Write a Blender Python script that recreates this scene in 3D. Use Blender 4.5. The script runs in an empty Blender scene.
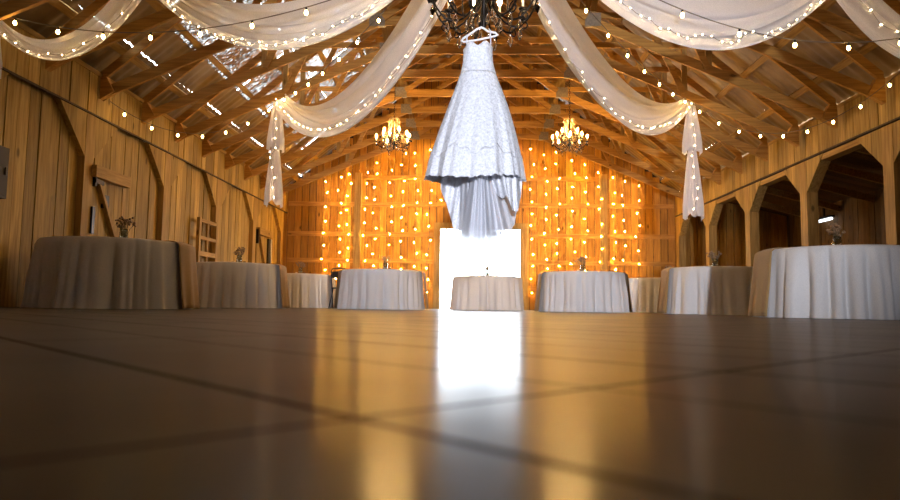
import bpy, bmesh, math, random
from mathutils import Vector, Matrix, noise as mnoise
V = Vector
PI = math.pi
rnd = random.Random(7)
S = bpy.context.scene
C = S.collection

# ------------------------------------------------------------------ helpers
def link(o, parent=None):
    C.objects.link(o)
    if parent is not None:
        o.parent = parent
    return o

def obj(name, bm, mat, parent=None, smooth=False, loc=None):
    me = bpy.data.meshes.new(name)
    bmesh.ops.recalc_face_normals(bm, faces=bm.faces[:])
    if smooth:
        for f in bm.faces:
            f.smooth = True
    bm.to_mesh(me)
    bm.free()
    me.materials.append(mat)
    o = bpy.data.objects.new(name, me)
    link(o, parent)
    if loc is not None:
        o.location = loc
    return o

def tag(o, label=None, cat=None, group=None, kind=None):
    if label: o['label'] = label
    if cat: o['category'] = cat
    if group: o['group'] = group
    if kind: o['kind'] = kind
    return o

def thing(name, label, cat, loc=(0, 0, 0), rz=0, group=None):
    o = bpy.data.objects.new(name, None)
    o.empty_display_size = 0.1
    link(o)
    o.location = loc
    o.rotation_euler = (0, 0, rz)
    return tag(o, label, cat, group)

def struct(name, bm, mat, parent=None, smooth=False):
    o = obj(name, bm, mat, parent, smooth)
    if parent is None:
        o['kind'] = 'structure'
    return o

def copy_tree(o, parent=None):
    c = o.copy()
    link(c, parent)
    for ch in list(o.children):
        copy_tree(ch, c)
    return c

def nb():
    return bmesh.new()

def box(bm, a, b):
    x0, y0, z0 = a; x1, y1, z1 = b
    vs = [bm.verts.new(p) for p in ((x0,y0,z0),(x1,y0,z0),(x1,y1,z0),(x0,y1,z0),(x0,y0,z1),(x1,y0,z1),(x1,y1,z1),(x0,y1,z1))]
    for f in ((0,3,2,1),(4,5,6,7),(0,1,5,4),(1,2,6,5),(2,3,7,6),(3,0,4,7)):
        bm.faces.new([vs[i] for i in f])
    return bm

def bar(bm, p0, p1, w, h, up=(0, 0, 1)):
    """box of section w (across) by h (along up) between p0 and p1"""
    p0, p1, up = V(p0), V(p1), V(up)
    d = (p1 - p0).normalized()
    s = d.cross(up).normalized()
    u = s.cross(d).normalized()
    vs = []
    for p in (p0, p1):
        for a, b in ((-1,-1),(1,-1),(1,1),(-1,1)):
            vs.append(bm.verts.new(p + s*(a*w/2) + u*(b*h/2)))
    for f in ((0,3,2,1),(4,5,6,7),(0,1,5,4),(1,2,6,5),(2,3,7,6),(3,0,4,7)):
        bm.faces.new([vs[i] for i in f])
    return bm

def prism(bm, pts, off):
    """closed polygon pts extruded by vector off"""
    a = [bm.verts.new(p) for p in pts]
    b = [bm.verts.new(V(p) + V(off)) for p in pts]
    n = len(pts)
    bm.faces.new(a); bm.faces.new(b[::-1])
    for i in range(n):
        bm.faces.new((a[i], b[i], b[(i+1) % n], a[(i+1) % n]))
    return bm

def tube(bm, pts, r, seg=8, closed=False):
    pts = [V(p) for p in pts]
    n = len(pts)
    rr = r if isinstance(r, (list, tuple)) else [r]*n
    rings, ref = [], None
    for i, p in enumerate(pts):
        if closed:
            d = pts[(i+1) % n] - pts[i-1]
        else:
            d = pts[min(i+1, n-1)] - pts[max(i-1, 0)]
        if d.length < 1e-9: d = V((0,0,1))
        d.normalize()
        if ref is None:
            ref = V((0,0,1)) if abs(d.z) < .9 else V((1,0,0))
        s = d.cross(ref)
        if s.length < 1e-6: s = d.cross(V((1,.3,0)))
        s.normalize()
        u = s.cross(d); ref = u
        rings.append([bm.verts.new(p + (s*math.cos(2*PI*k/seg) + u*math.sin(2*PI*k/seg))*rr[i]) for k in range(seg)])
    m = n if closed else n-1
    for i in range(m):
        A, B = rings[i], rings[(i+1) % n]
        for k in range(seg):
            bm.faces.new((A[k], A[(k+1)%seg], B[(k+1)%seg], B[k]))
    if not closed:
        bm.faces.new(rings[0][::-1]); bm.faces.new(rings[-1])
    return bm

def lathe(bm, prof, seg=16, c=(0,0,0), fold=None):
    """prof = [(r,z)]; fold(theta,r,z)->(r,z)"""
    c = V(c); rings = []
    for r, z in prof:
        if r < 1e-5 and fold is None:
            rings.append([bm.verts.new(c + V((0,0,z)))])
        else:
            ring = []
            for k in range(seg):
                t = 2*PI*k/seg
                r2, z2 = fold(t, r, z) if fold else (r, z)
                ring.append(bm.verts.new(c + V((r2*math.cos(t), r2*math.sin(t), z2))))
            rings.append(ring)
    for A, B in zip(rings, rings[1:]):
        for k in range(seg):
            k2 = (k+1) % seg
            if len(A) == 1 and len(B) == 1: continue
            if len(A) == 1: bm.faces.new((A[0], B[k], B[k2]))
            elif len(B) == 1: bm.faces.new((A[k2], A[k], B[0]))
            else: bm.faces.new((A[k], A[k2], B[k2], B[k]))
    return bm

def grid(bm, fn, nu, nv, closed_u=False):
    vs = [[bm.verts.new(fn(i/nu, j/nv)) for j in range(nv+1)] for i in range(nu + (0 if closed_u else 1))]
    n = nu
    for i in range(n):
        A, B = vs[i], vs[(i+1) % len(vs)]
        for j in range(nv):
            bm.faces.new((A[j], B[j], B[j+1], A[j+1]))
    return bm

def solidify(o, t):
    m = o.modifiers.new('thickness', 'SOLIDIFY')
    m.thickness = t; m.offset = 0
    return o

# ------------------------------------------------------------------ materials
def mat(name):
    m = bpy.data.materials.new(name)
    m.use_nodes = True
    nt = m.node_tree
    nt.nodes.clear()
    out = nt.nodes.new('ShaderNodeOutputMaterial')
    return m, nt, out

def N(nt, kind, **kw):
    n = nt.nodes.new('ShaderNode' + kind)
    for k, v in kw.items():
        if k in n.inputs.keys(): n.inputs[k].default_value = v
        else: setattr(n, k, v)
    return n

def L(nt, a, b): nt.links.new(a, b)

def ramp(nt, stops):
    r = nt.nodes.new('ShaderNodeValToRGB')
    e = r.color_ramp.elements
    while len(e) < len(stops): e.new(.5)
    for i, (p, c) in enumerate(stops):
        e[i].position = p; e[i].color = (*c, 1) if len(c) == 3 else c
    return r

def simple(name, col, rough=.6, metal=0, spec=.5, bump=0, bscale=40, var=0):
    m, nt, out = mat(name)
    p = N(nt, 'BsdfPrincipled', Roughness=rough, Metallic=metal)
    p.inputs['Specular IOR Level'].default_value = spec
    p.inputs['Base Color'].default_value = (*col, 1)
    tc = N(nt, 'TexCoord')
    nz = N(nt, 'TexNoise', Scale=bscale, Detail=4)
    L(nt, tc.outputs['Object'], nz.inputs['Vector'])
    if var:
        r = ramp(nt, [(.3, tuple(c*(1-var) for c in col)), (.7, tuple(min(1, c*(1+var)) for c in col))])
        L(nt, nz.outputs['Fac'], r.inputs['Fac']); L(nt, r.outputs['Color'], p.inputs['Base Color'])
    if bump:
        b = N(nt, 'Bump', Strength=bump, Distance=.01)
        L(nt, nz.outputs['Fac'], b.inputs['Height']); L(nt, b.outputs['Normal'], p.inputs['Normal'])
    L(nt, p.outputs['BSDF'], out.inputs['Surface'])
    return m

def wood(name, dark, light, grain='Z', board=None, bw=.2, boff=0, knots=True, rough=.7, tone=(.66, 1.2)):
    """grain: axis along the fibres. board: axis across boards (index tints each board)."""
    m, nt, out = mat(name)
    tc = N(nt, 'TexCoord')
    oi = N(nt, 'ObjectInfo')
    add = N(nt, 'VectorMath', operation='ADD')
    sc = N(nt, 'VectorMath', operation='SCALE'); sc.inputs['Scale'].default_value = 13.7
    cmb = N(nt, 'CombineXYZ')
    for k in 'XYZ': L(nt, oi.outputs['Random'], cmb.inputs[k])
    L(nt, cmb.outputs[0], sc.inputs[0])
    src = tc.outputs['Object']
    if board is None:
        L(nt, src, add.inputs[0]); L(nt, sc.outputs[0], add.inputs[1])
        base = add.outputs[0]
    else:
        base = src
    mp = N(nt, 'Mapping')
    s = [26, 26, 26]; s['XYZ'.index(grain)] = 1.6
    mp.inputs['Scale'].default_value = s
    nz = N(nt, 'TexNoise', Scale=1.0, Detail=5, Roughness=.62, Distortion=.35)
    sep = tone_fac = None
    if board:
        sep = N(nt, 'SeparateXYZ'); L(nt, src, sep.inputs[0])
        a = N(nt, 'Math', operation='SUBTRACT'); a.inputs[1].default_value = boff
        L(nt, sep.outputs[board], a.inputs[0])
        d = N(nt, 'Math', operation='DIVIDE'); d.inputs[1].default_value = bw
        L(nt, a.outputs[0], d.inputs[0])
        fl = N(nt, 'Math', operation='FLOOR'); L(nt, d.outputs[0], fl.inputs[0])
        wn = N(nt, 'TexWhiteNoise', noise_dimensions='1D'); L(nt, fl.outputs[0], wn.inputs['W'])
        tone_fac = wn.outputs['Value']
        sh = N(nt, 'VectorMath', operation='SCALE'); sh.inputs['Scale'].default_value = 9.0
        L(nt, wn.outputs['Color'], sh.inputs[0])
        ad2 = N(nt, 'VectorMath', operation='ADD')
        L(nt, src, ad2.inputs[0]); L(nt, sh.outputs[0], ad2.inputs[1])
        base = ad2.outputs[0]
    L(nt, base, mp.inputs['Vector']); L(nt, mp.outputs[0], nz.inputs['Vector'])
    r = ramp(nt, [(.28, dark), (.72, light)])
    L(nt, nz.outputs['Fac'], r.inputs['Fac'])
    col = r.outputs['Color']
    # large blotches of age
    nb_ = N(nt, 'TexNoise', Scale=.9, Detail=2)
    L(nt, base, nb_.inputs['Vector'])
    mr = N(nt, 'MapRange'); mr.inputs['From Min'].default_value = .3; mr.inputs['From Max'].default_value = .7
    mr.inputs['To Min'].default_value = .8; mr.inputs['To Max'].default_value = 1.1
    L(nt, nb_.outputs['Fac'], mr.inputs['Value'])
    mul = N(nt, 'VectorMath', operation='SCALE'); L(nt, col, mul.inputs[0]); L(nt, mr.outputs[0], mul.inputs['Scale'])
    col = mul.outputs[0]
    if tone_fac is not None:
        mr2 = N(nt, 'MapRange'); mr2.inputs['To Min'].default_value = tone[0]; mr2.inputs['To Max'].default_value = tone[1]
        L(nt, tone_fac, mr2.inputs['Value'])
        m2 = N(nt, 'VectorMath', operation='SCALE'); L(nt, col, m2.inputs[0]); L(nt, mr2.outputs[0], m2.inputs['Scale'])
        col = m2.outputs[0]
    if knots:
        mk = N(nt, 'Mapping'); ks = [3.4, 3.4, 3.4]; ks['XYZ'.index(grain)] = 1.5
        mk.inputs['Scale'].default_value = ks
        vo = N(nt, 'TexVoronoi', Scale=1.0)
        L(nt, base, mk.inputs['Vector']); L(nt, mk.outputs[0], vo.inputs['Vector'])
        kr = ramp(nt, [(.05, (.25, .25, .25)), (.11, (1, 1, 1))])
        L(nt, vo.outputs['Distance'], kr.inputs['Fac'])
        mx = N(nt, 'MixRGB', blend_type='MULTIPLY'); mx.inputs['Fac'].default_value = .85
        L(nt, col, mx.inputs[1]); L(nt, kr.outputs['Color'], mx.inputs[2])
        col = mx.outputs[0]
    p = N(nt, 'BsdfPrincipled', Roughness=rough)
    p.inputs['Specular IOR Level'].default_value = .25
    L(nt, col, p.inputs['Base Color'])
    bp = N(nt, 'Bump', Strength=.35, Distance=.006)
    L(nt, nz.outputs['Fac'], bp.inputs['Height']); L(nt, bp.outputs['Normal'], p.inputs['Normal'])
    L(nt, p.outputs['BSDF'], out.inputs['Surface'])
    return m

def emit(name, col, s):
    m, nt, out = mat(name)
    e = N(nt, 'Emission', Strength=s); e.inputs['Color'].default_value = (*col, 1)
    L(nt, e.outputs[0], out.inputs['Surface'])
    return m

WD, WL = (.28, .155, .033), (.62, .405, .115)
M = {}
M['wall_y'] = wood('pine planks side walls', WD, WL, 'Z', 'Y', .195)
M['wall_x'] = wood('pine planks end wall', (.36, .15, .022), (.64, .32, .055), 'Z', 'X', .195)
M['aisle_wall'] = wood('shade-darkened planks aisle', (.10, .052, .02), (.24, .135, .05), 'Z', 'Y', .195)  # plank colour darkened to put the aisle's dimness into the wood
M['beam_x'] = wood('truss lumber', (.32, .145, .03), (.64, .33, .075), 'X')
M['beam_y'] = wood('long lumber', (.26, .135, .035), (.54, .33, .095), 'Y')
M['beam_z'] = wood('post lumber', (.28, .15, .04), (.57, .36, .11), 'Z')
M['dark_wood'] = simple('dark stained batten', (.07, .04, .018), .8, var=.3)
M['gusset'] = simple('galvanised gusset plate', (.27, .21, .14), .55, .3, var=.2, bscale=25)
M['iron'] = simple('dark wrought iron', (.022, .016, .012), .38, .8)
M['black'] = simple('black metal', (.012, .012, .013), .45, .2)
M['white_plastic'] = simple('white hanger', (.85, .83, .82), .35)
M['wire'] = simple('brown wire', (.16, .12, .085), .6)
M['candle'] = simple('ivory candle sleeve', (.8, .68, .45), .5)
M['stem'] = simple('dried stems', (.16, .13, .06), .8)
M['blossom'] = simple('dried blossom', (.30, .20, .115), .85, var=.3, bscale=60)
M['plaster'] = simple('dark painted board', (.05, .035, .025), .7)
M['ground'] = simple('pale gravel', (.6, .58, .55), .9, var=.15, bscale=6)
M['black_cloth'] = simple('black vinyl', (.015, .014, .014), .5)

WARM = (1.0, .56, .16)
M['bulb_fairy'] = emit('fairy light glow', (1.0, .52, .08), 420)
M['bulb_cafe'] = emit('cafe bulb glow', (1.0, .63, .21), 62)
M['bulb_drape'] = emit('drape light glow', (1.0, .68, .34), 190)
M['flame'] = emit('candle bulb glow', (1.0, .60, .19), 1200)
M['flame_bright'] = emit('large candle bulb glow', (1.0, .66, .30), 115)
M['tube'] = emit('cool tube light', (.9, .96, 1.0), 2.2)

def fabric(name, col, weave=180, bump=.25, rough=.85, trans=0.0):
    m, nt, out = mat(name)
    tc = N(nt, 'TexCoord')
    p = N(nt, 'BsdfPrincipled', Roughness=rough)
    p.inputs['Specular IOR Level'].default_value = .2
    p.inputs['Sheen Weight'].default_value = .15
    nz = N(nt, 'TexNoise', Scale=weave, Detail=2)
    L(nt, tc.outputs['Object'], nz.inputs['Vector'])
    r = ramp(nt, [(.3, tuple(c*.86 for c in col)), (.7, tuple(min(1, c*1.08) for c in col))])
    L(nt, nz.outputs['Fac'], r.inputs['Fac']); L(nt, r.outputs['Color'], p.inputs['Base Color'])
    b = N(nt, 'Bump', Strength=bump, Distance=.003)
    L(nt, nz.outputs['Fac'], b.inputs['Height']); L(nt, b.outputs['Normal'], p.inputs['Normal'])
    sh = p.outputs['BSDF']
    if trans:
        t = N(nt, 'BsdfTranslucent'); L(nt, r.outputs['Color'], t.inputs['Color'])
        mx = N(nt, 'MixShader'); mx.inputs[0].default_value = trans
        L(nt, sh, mx.inputs[1]); L(nt, t.outputs[0], mx.inputs[2]); sh = mx.outputs[0]
    L(nt, sh, out.inputs['Surface'])
    return m
M['cloth'] = fabric('ivory table linen', (.78, .745, .72))
M['burlap'] = fabric('brown burlap', (.40, .25, .10), weave=90, bump=.6)

def sheer(name, col, alpha, trans=.5):
    m, nt, out = mat(name)
    d = N(nt, 'BsdfDiffuse'); d.inputs['Color'].default_value = (*col, 1)
    t = N(nt, 'BsdfTranslucent'); t.inputs['Color'].default_value = (*col, 1)
    mx = N(nt, 'MixShader'); mx.inputs[0].default_value = trans
    L(nt, d.outputs[0], mx.inputs[1]); L(nt, t.outputs[0], mx.inputs[2])
    tr = N(nt, 'BsdfTransparent')
    tc = N(nt, 'TexCoord')
    nz = N(nt, 'TexNoise', Scale=220, Detail=1)
    L(nt, tc.outputs['Object'], nz.inputs['Vector'])
    mr = N(nt, 'MapRange'); mr.inputs['From Min'].default_value = .3; mr.inputs['From Max'].default_value = .7
    mr.inputs['To Min'].default_value = alpha-.12; mr.inputs['To Max'].default_value = min(1, alpha+.12)
    L(nt, nz.outputs['Fac'], mr.inputs['Value'])
    m2 = N(nt, 'MixShader'); L(nt, mr.outputs[0], m2.inputs[0])
    L(nt, tr.outputs[0], m2.inputs[1]); L(nt, mx.outputs[0], m2.inputs[2])
    L(nt, m2.outputs[0], out.inputs['Surface'])
    return m
M['sheer'] = sheer('sheer white voile', (.94, .91, .91), .88)
M['sheer_dense'] = sheer('gathered white voile', (.94, .91, .91), .96)
M['tulle'] = sheer('white tulle', (.86, .87, .92), .82, .35)

def lace(name, col, alpha_lo):
    m, nt, out = mat(name)
    tc = N(nt, 'TexCoord')
    p = N(nt, 'BsdfPrincipled', Roughness=.75)
    p.inputs['Specular IOR Level'].default_value = .3
    vo = N(nt, 'TexVoronoi', Scale=42, feature='SMOOTH_F1')
    nz = N(nt, 'TexNoise', Scale=60, Detail=4, Roughness=.7)
    L(nt, tc.outputs['Object'], vo.inputs['Vector']); L(nt, tc.outputs['Object'], nz.inputs['Vector'])
    r = ramp(nt, [(.38, tuple(c*.74 for c in col)), (.58, col)])
    L(nt, nz.outputs['Fac'], r.inputs['Fac']); L(nt, r.outputs['Color'], p.inputs['Base Color'])
    ad = N(nt, 'Math', operation='ADD'); L(nt, nz.outputs['Fac'], ad.inputs[0]); L(nt, vo.outputs['Distance'], ad.inputs[1])
    b = N(nt, 'Bump', Strength=.6, Distance=.012); L(nt, ad.outputs[0], b.inputs['Height']); L(nt, b.outputs['Normal'], p.inputs['Normal'])
    L(nt, p.outputs['BSDF'], out.inputs['Surface'])
    return m
M['lace'] = lace('white floral lace', (.90, .90, .94), 1)

def glassy(name, col, rough=.02):
    m, nt, out = mat(name)
    p = N(nt, 'BsdfPrincipled', Roughness=rough, IOR=1.45)
    p.inputs['Base Color'].default_value = (*col, 1)
    p.inputs['Transmission Weight'].default_value = 1
    L(nt, p.outputs['BSDF'], out.inputs['Surface'])
    return m
M['glass'] = glassy('jar glass', (.86, .93, .90))
def crystal_mat():
    m, nt, out = mat('amber tinted crystal')
    t = N(nt, 'BsdfTranslucent'); t.inputs['Color'].default_value = (.85, .66, .40, 1)
    tr = N(nt, 'BsdfTransparent'); tr.inputs['Color'].default_value = (.95, .88, .74, 1)
    g = N(nt, 'BsdfGlossy', Roughness=.04); g.inputs['Color'].default_value = (1, .97, .9, 1)
    a = N(nt, 'MixShader'); a.inputs[0].default_value = .22; L(nt, t.outputs[0], a.inputs[1]); L(nt, tr.outputs[0], a.inputs[2])
    lw = N(nt, 'LayerWeight', Blend=.55)
    b = N(nt, 'MixShader'); L(nt, lw.outputs['Fresnel'], b.inputs[0]); L(nt, a.outputs[0], b.inputs[1]); L(nt, g.outputs[0], b.inputs[2])
    L(nt, b.outputs[0], out.inputs['Surface'])
    return m
M['crystal'] = crystal_mat()
M['bead'] = simple('amber glass bead', (.55, .38, .2), .12, 0, .8)
M['clear_drop'] = glassy('clear drop', (1, .95, .86))

# floor: sealed dark concrete scored in a diagonal grid
def floor_mat():
    m, nt, out = mat('sealed brown concrete')
    tc = N(nt, 'TexCoord')
    sep = N(nt, 'SeparateXYZ'); L(nt, tc.outputs['Object'], sep.inputs[0])
    def line(sign, off, period, w):
        a = N(nt, 'Math', operation='ADD' if sign > 0 else 'SUBTRACT')
        L(nt, sep.outputs['Y'], a.inputs[0]); L(nt, sep.outputs['X'], a.inputs[1])
        s = N(nt, 'Math', operation='SUBTRACT'); s.inputs[1].default_value = off; L(nt, a.outputs[0], s.inputs[0])
        pp = N(nt, 'Math', operation='PINGPONG'); pp.inputs[1].default_value = period/2; L(nt, s.outputs[0], pp.inputs[0])
        mr = N(nt, 'MapRange', interpolation_type='SMOOTHSTEP')
        mr.inputs['From Min'].default_value = w*.35; mr.inputs['From Max'].default_value = w
        mr.inputs['To Min'].default_value = 1; mr.inputs['To Max'].default_value = 0
        L(nt, pp.outputs[0], mr.inputs['Value'])
        return mr.outputs[0]
    l1 = line(1, .375, .78, .010); l1b = line(1, .765, .39, .006); l2 = line(-1, .53, 1.56, .008)
    mxa = N(nt, 'Math', operation='MAXIMUM'); L(nt, l1, mxa.inputs[0]); L(nt, l2, mxa.inputs[1])
    mxb = N(nt, 'Math', operation='MAXIMUM'); L(nt, mxa.outputs[0], mxb.inputs[0]); L(nt, l1b, mxb.inputs[1])
    lines = mxb.outputs[0]
    n1 = N(nt, 'TexNoise', Scale=1.7, Detail=6, Roughness=.6); L(nt, tc.outputs['Object'], n1.inputs['Vector'])
    r = ramp(nt, [(.3, (.018, .012, .008)), (.7, (.042, .028, .017))])
    L(nt, n1.outputs['Fac'], r.inputs['Fac'])
    mx = N(nt, 'MixRGB'); mx.inputs[2].default_value = (.015, .010, .007, 1)
    L(nt, lines, mx.inputs['Fac']); L(nt, r.outputs['Color'], mx.inputs[1])
    d = N(nt, 'BsdfDiffuse'); L(nt, mx.outputs[0], d.inputs['Color'])
    g = N(nt, 'BsdfGlossy'); g.inputs['Color'].default_value = (.92, .90, .88, 1)
    n2 = N(nt, 'TexNoise', Scale=3.2, Detail=4); L(nt, tc.outputs['Object'], n2.inputs['Vector'])
    mr = N(nt, 'MapRange'); mr.inputs['To Min'].default_value = .14; mr.inputs['To Max'].default_value = .22
    L(nt, n2.outputs['Fac'], mr.inputs['Value'])
    ml = N(nt, 'Math', operation='MULTIPLY_ADD'); ml.inputs[1].default_value = .05
    L(nt, lines, ml.inputs[0]); L(nt, mr.outputs[0], ml.inputs[2]); L(nt, ml.outputs[0], g.inputs['Roughness'])
    n3 = N(nt, 'TexNoise', Scale=5, Detail=3); L(nt, tc.outputs['Object'], n3.inputs['Vector'])
    b = N(nt, 'Bump', Strength=.05, Distance=.01); L(nt, n3.outputs['Fac'], b.inputs['Height']); L(nt, b.outputs['Normal'], g.inputs['Normal'])
    g2 = N(nt, 'BsdfGlossy', Roughness=.34); g2.inputs['Color'].default_value = (.92, .90, .88, 1)
    gm = N(nt, 'MixShader'); gm.inputs[0].default_value = .42; L(nt, g.outputs[0], gm.inputs[1]); L(nt, g2.outputs[0], gm.inputs[2])
    fr = N(nt, 'Fresnel', IOR=1.42)
    # thin worn sealer: only part of the surface is glossy, the joints are bare
    wr_ = N(nt, 'MapRange'); wr_.inputs['To Min'].default_value = .33; wr_.inputs['To Max'].default_value = .47
    L(nt, n1.outputs['Fac'], wr_.inputs['Value'])
    lj = N(nt, 'Math', operation='MULTIPLY_ADD'); lj.inputs[1].default_value = -.36
    L(nt, lines, lj.inputs[0]); L(nt, wr_.outputs[0], lj.inputs[2])
    fm = N(nt, 'Math', operation='MULTIPLY'); L(nt, fr.outputs[0], fm.inputs[0]); L(nt, lj.outputs[0], fm.inputs[1])
    ms = N(nt, 'MixShader'); L(nt, fm.outputs[0], ms.inputs[0]); L(nt, d.outputs[0], ms.inputs[1]); L(nt, gm.outputs[0], ms.inputs[2])
    L(nt, ms.outputs[0], out.inputs['Surface'])
    return m
M['floor'] = floor_mat()

def roof_mat():
    m, nt, out = mat('weathered roof sheet')
    tc = N(nt, 'TexCoord')
    nz = N(nt, 'TexNoise', Scale=2.2, Detail=5); L(nt, tc.outputs['Object'], nz.inputs['Vector'])
    r = ramp(nt, [(.3, (.17, .105, .045)), (.7, (.36, .24, .11))])
    L(nt, nz.outputs['Fac'], r.inputs['Fac'])
    p = N(nt, 'BsdfPrincipled', Roughness=.38, Metallic=.35); L(nt, r.outputs['Color'], p.inputs['Base Color'])
    p.inputs['Specular IOR Level'].default_value = .4
    L(nt, p.outputs['BSDF'], out.inputs['Surface'])
    return m
M['roof'] = roof_mat()

def skylight_mat(name, thr):
    """translucent sheet crusted with leaf litter"""
    m, nt, out = mat(name)
    tc = N(nt, 'TexCoord')
    mp = N(nt, 'Mapping'); mp.inputs['Scale'].default_value = (15, 34, 15)
    nz = N(nt, 'TexNoise', Scale=1.0, Detail=6, Roughness=.75)
    L(nt, tc.outputs['Object'], mp.inputs['Vector']); L(nt, mp.outputs[0], nz.inputs['Vector'])
    n2 = N(nt, 'TexNoise', Scale=1.1, Detail=2); L(nt, tc.outputs['Object'], n2.inputs['Vector'])
    ad = N(nt, 'Math', operation='MULTIPLY_ADD'); ad.inputs[1].default_value = .22; L(nt, n2.outputs['Fac'], ad.inputs[0]); L(nt, nz.outputs['Fac'], ad.inputs[2])
    r = ramp(nt, [(thr, (0, 0, 0)), (thr+.05, (1, 1, 1))]); L(nt, ad.outputs[0], r.inputs['Fac'])
    t = N(nt, 'BsdfTranslucent'); t.inputs['Color'].default_value = (.105, .102, .094, 1)
    d = N(nt, 'BsdfDiffuse'); d.inputs['Color'].default_value = (.34, .20, .08, 1)
    mx = N(nt, 'MixShader'); L(nt, r.outputs['Color'], mx.inputs[0]); L(nt, d.outputs[0], mx.inputs[1]); L(nt, t.outputs[0], mx.inputs[2])
    L(nt, mx.outputs[0], out.inputs['Surface'])
    return m
M['skylight'] = skylight_mat('translucent roof sheet under leaf litter', .635)
M['skylight_r'] = skylight_mat('grimy translucent roof sheet', .70)

# ------------------------------------------------------------------ the barn
XL, XR = -5.09, 5.48          # inner faces of the side walls
YB, YF = 17.9, -10.0          # end wall, wall behind the viewer
ZB = 2.575                   # under side of the header boards
XC = .155
ZE, HW = 3.04, 5.34           # roof line at the eaves, half span
def roof_z(x): return ZE + .83*(HW - abs(x - XC))

b = nb(); box(b, (XL-.6, YF-.3, -.12), (9.0, YB+.02, 0))
floor = struct('floor', b, M['floor'])
b = nb(); box(b, (-40, YB+.02, -.25), (40, 70, -.03))
struct('ground', b, M['ground'])
b = nb(); box(b, (-40, -60, -.25), (40, YF-.3, -.03))
struct('ground', b, M['ground'])

def plank_wall(y0, y1, z0, z1, x, t, side, holes=(), seed=1):
    """vertical planks along Y, face at x; holes = [(y0,y1,ztop)]"""
    b = nb(); rr = random.Random(seed); w = .195
    i = math.floor(y0/w)
    while i*w < y1:
        a, c = max(y0, i*w)+.005, min(y1, (i+1)*w)-.005
        if c - a > .02:
            j = rr.uniform(-.006, .006)
            mid = (a+c)/2; zb = z0
            for h in holes:
                if h[0] < mid < h[1]: zb = h[2]
            box(b, (min(x+j, x+j+side*t), a, zb), (max(x+j, x+j+side*t), c, z1))
        i += 1
    return b

# --- left wall: planks set back between posts, header boards above
DOORL = (9.22, 10.02, 1.90)
wl = struct('wall_left', plank_wall(YF, YB, 0, 2.80, XL-.09, .04, -1, seed=2), M['wall_y'])
up = obj('header_boards', plank_wall(YF, YB, ZB, 3.12, XL+.005, .05, -1, seed=3), M['wall_y'], wl)
b = nb(); box(b, (XL-.02, YF, ZB-.015), (XL+.02, YB, ZB+.008)); obj('ledger', b, M['dark_wood'], wl)
b = nb(); box(b, (XL-.2, YF, 3.12), (XL+.02, YB, 3.18)); obj('top_plate', b, M['beam_y'], wl)
b = nb(); box(b, (XL-.24, YF, 0), (XL-.14, YB, 3.3)); obj('outer_cladding', b, M['plaster'], wl)
LY = [8.40 + 2.25*k for k in range(-8, 5)]
for y in LY:
    b = nb(); box(b, (XL-.09, y, 0), (XL, y+.21, ZB)); obj('post', b, M['beam_z'], wl)
    for s in (-1, 1):
        y0 = y if s < 0 else y+.21
        if y0 + s*.56 > YB-.02: continue
        b = nb(); prism(b, [(XL-.085, y0, 1.98), (XL-.085, y0, ZB), (XL-.085, y0+s*.58, ZB)], (.08, 0, 0)); obj('corner_panel', b, M['wall_y'], wl)

# --- right wall: open arcade of posts with boarded corner braces
wr = struct('wall_right', plank_wall(YF, YB, ZB, 3.12, XR, .05, 1, seed=5), M['wall_y'])
b = nb(); box(b, (XR-.014, YF, ZB-.015), (XR+.06, YB, ZB+.008)); obj('ledger', b, M['dark_wood'], wr)
b = nb(); box(b, (XR+.02, YF, ZB-.12), (XR+.19, YB, ZB-.03)); obj('header_beam', b, M['beam_y'], wr)
b = nb(); box(b, (XR, YF, 3.12), (XR+.2, YB, 3.18)); obj('top_plate', b, M['beam_y'], wr)
RY = [8.69 + 2.245*k for k in range(-8, 5)]
for y in RY:
    b = nb(); box(b, (XR, y, 0), (XR+.18, min(y+.22, YB), ZB-.03)); obj('post', b, M['beam_z'], wr)
    for s in (-1, 1):
        y0 = y if s < 0 else y+.22
        if y0 > YB - .1: continue
        e = min(.60, YB-y0) if s > 0 else .52
        b = nb(); prism(b, [(XR+.005, y0, 2.02), (XR+.005, y0, ZB-.03), (XR+.005, y0+s*e, ZB-.03)], (.03, 0, 0))
        obj('corner_panel', b, M['wall_y'], wr)
        b = nb(); prism(b, [(XR+.035, y0, 2.02), (XR+.035, y0, 2.15), (XR+.035, y0+s*(e-.12), ZB-.03), (XR+.035, y0+s*e, ZB-.03)], (.145, 0, 0))
        obj('corner_brace', b, M['beam_z'], wr)
# side aisle beyond the arcade
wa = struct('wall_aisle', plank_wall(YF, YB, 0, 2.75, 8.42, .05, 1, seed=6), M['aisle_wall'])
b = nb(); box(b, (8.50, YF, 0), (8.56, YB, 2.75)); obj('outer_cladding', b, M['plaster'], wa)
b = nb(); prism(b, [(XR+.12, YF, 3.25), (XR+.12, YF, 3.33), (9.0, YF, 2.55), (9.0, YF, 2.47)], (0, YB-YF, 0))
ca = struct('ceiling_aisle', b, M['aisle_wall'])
for k in range(14):
    y = 1.0 + 1.3*k
    if y > YB-.3: break
    b = nb(); bar(b, (XR+.2, y, 3.13), (8.40, y, 2.42), .06, .14); obj('aisle_rafter', b, M['beam_y'], ca)

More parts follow.
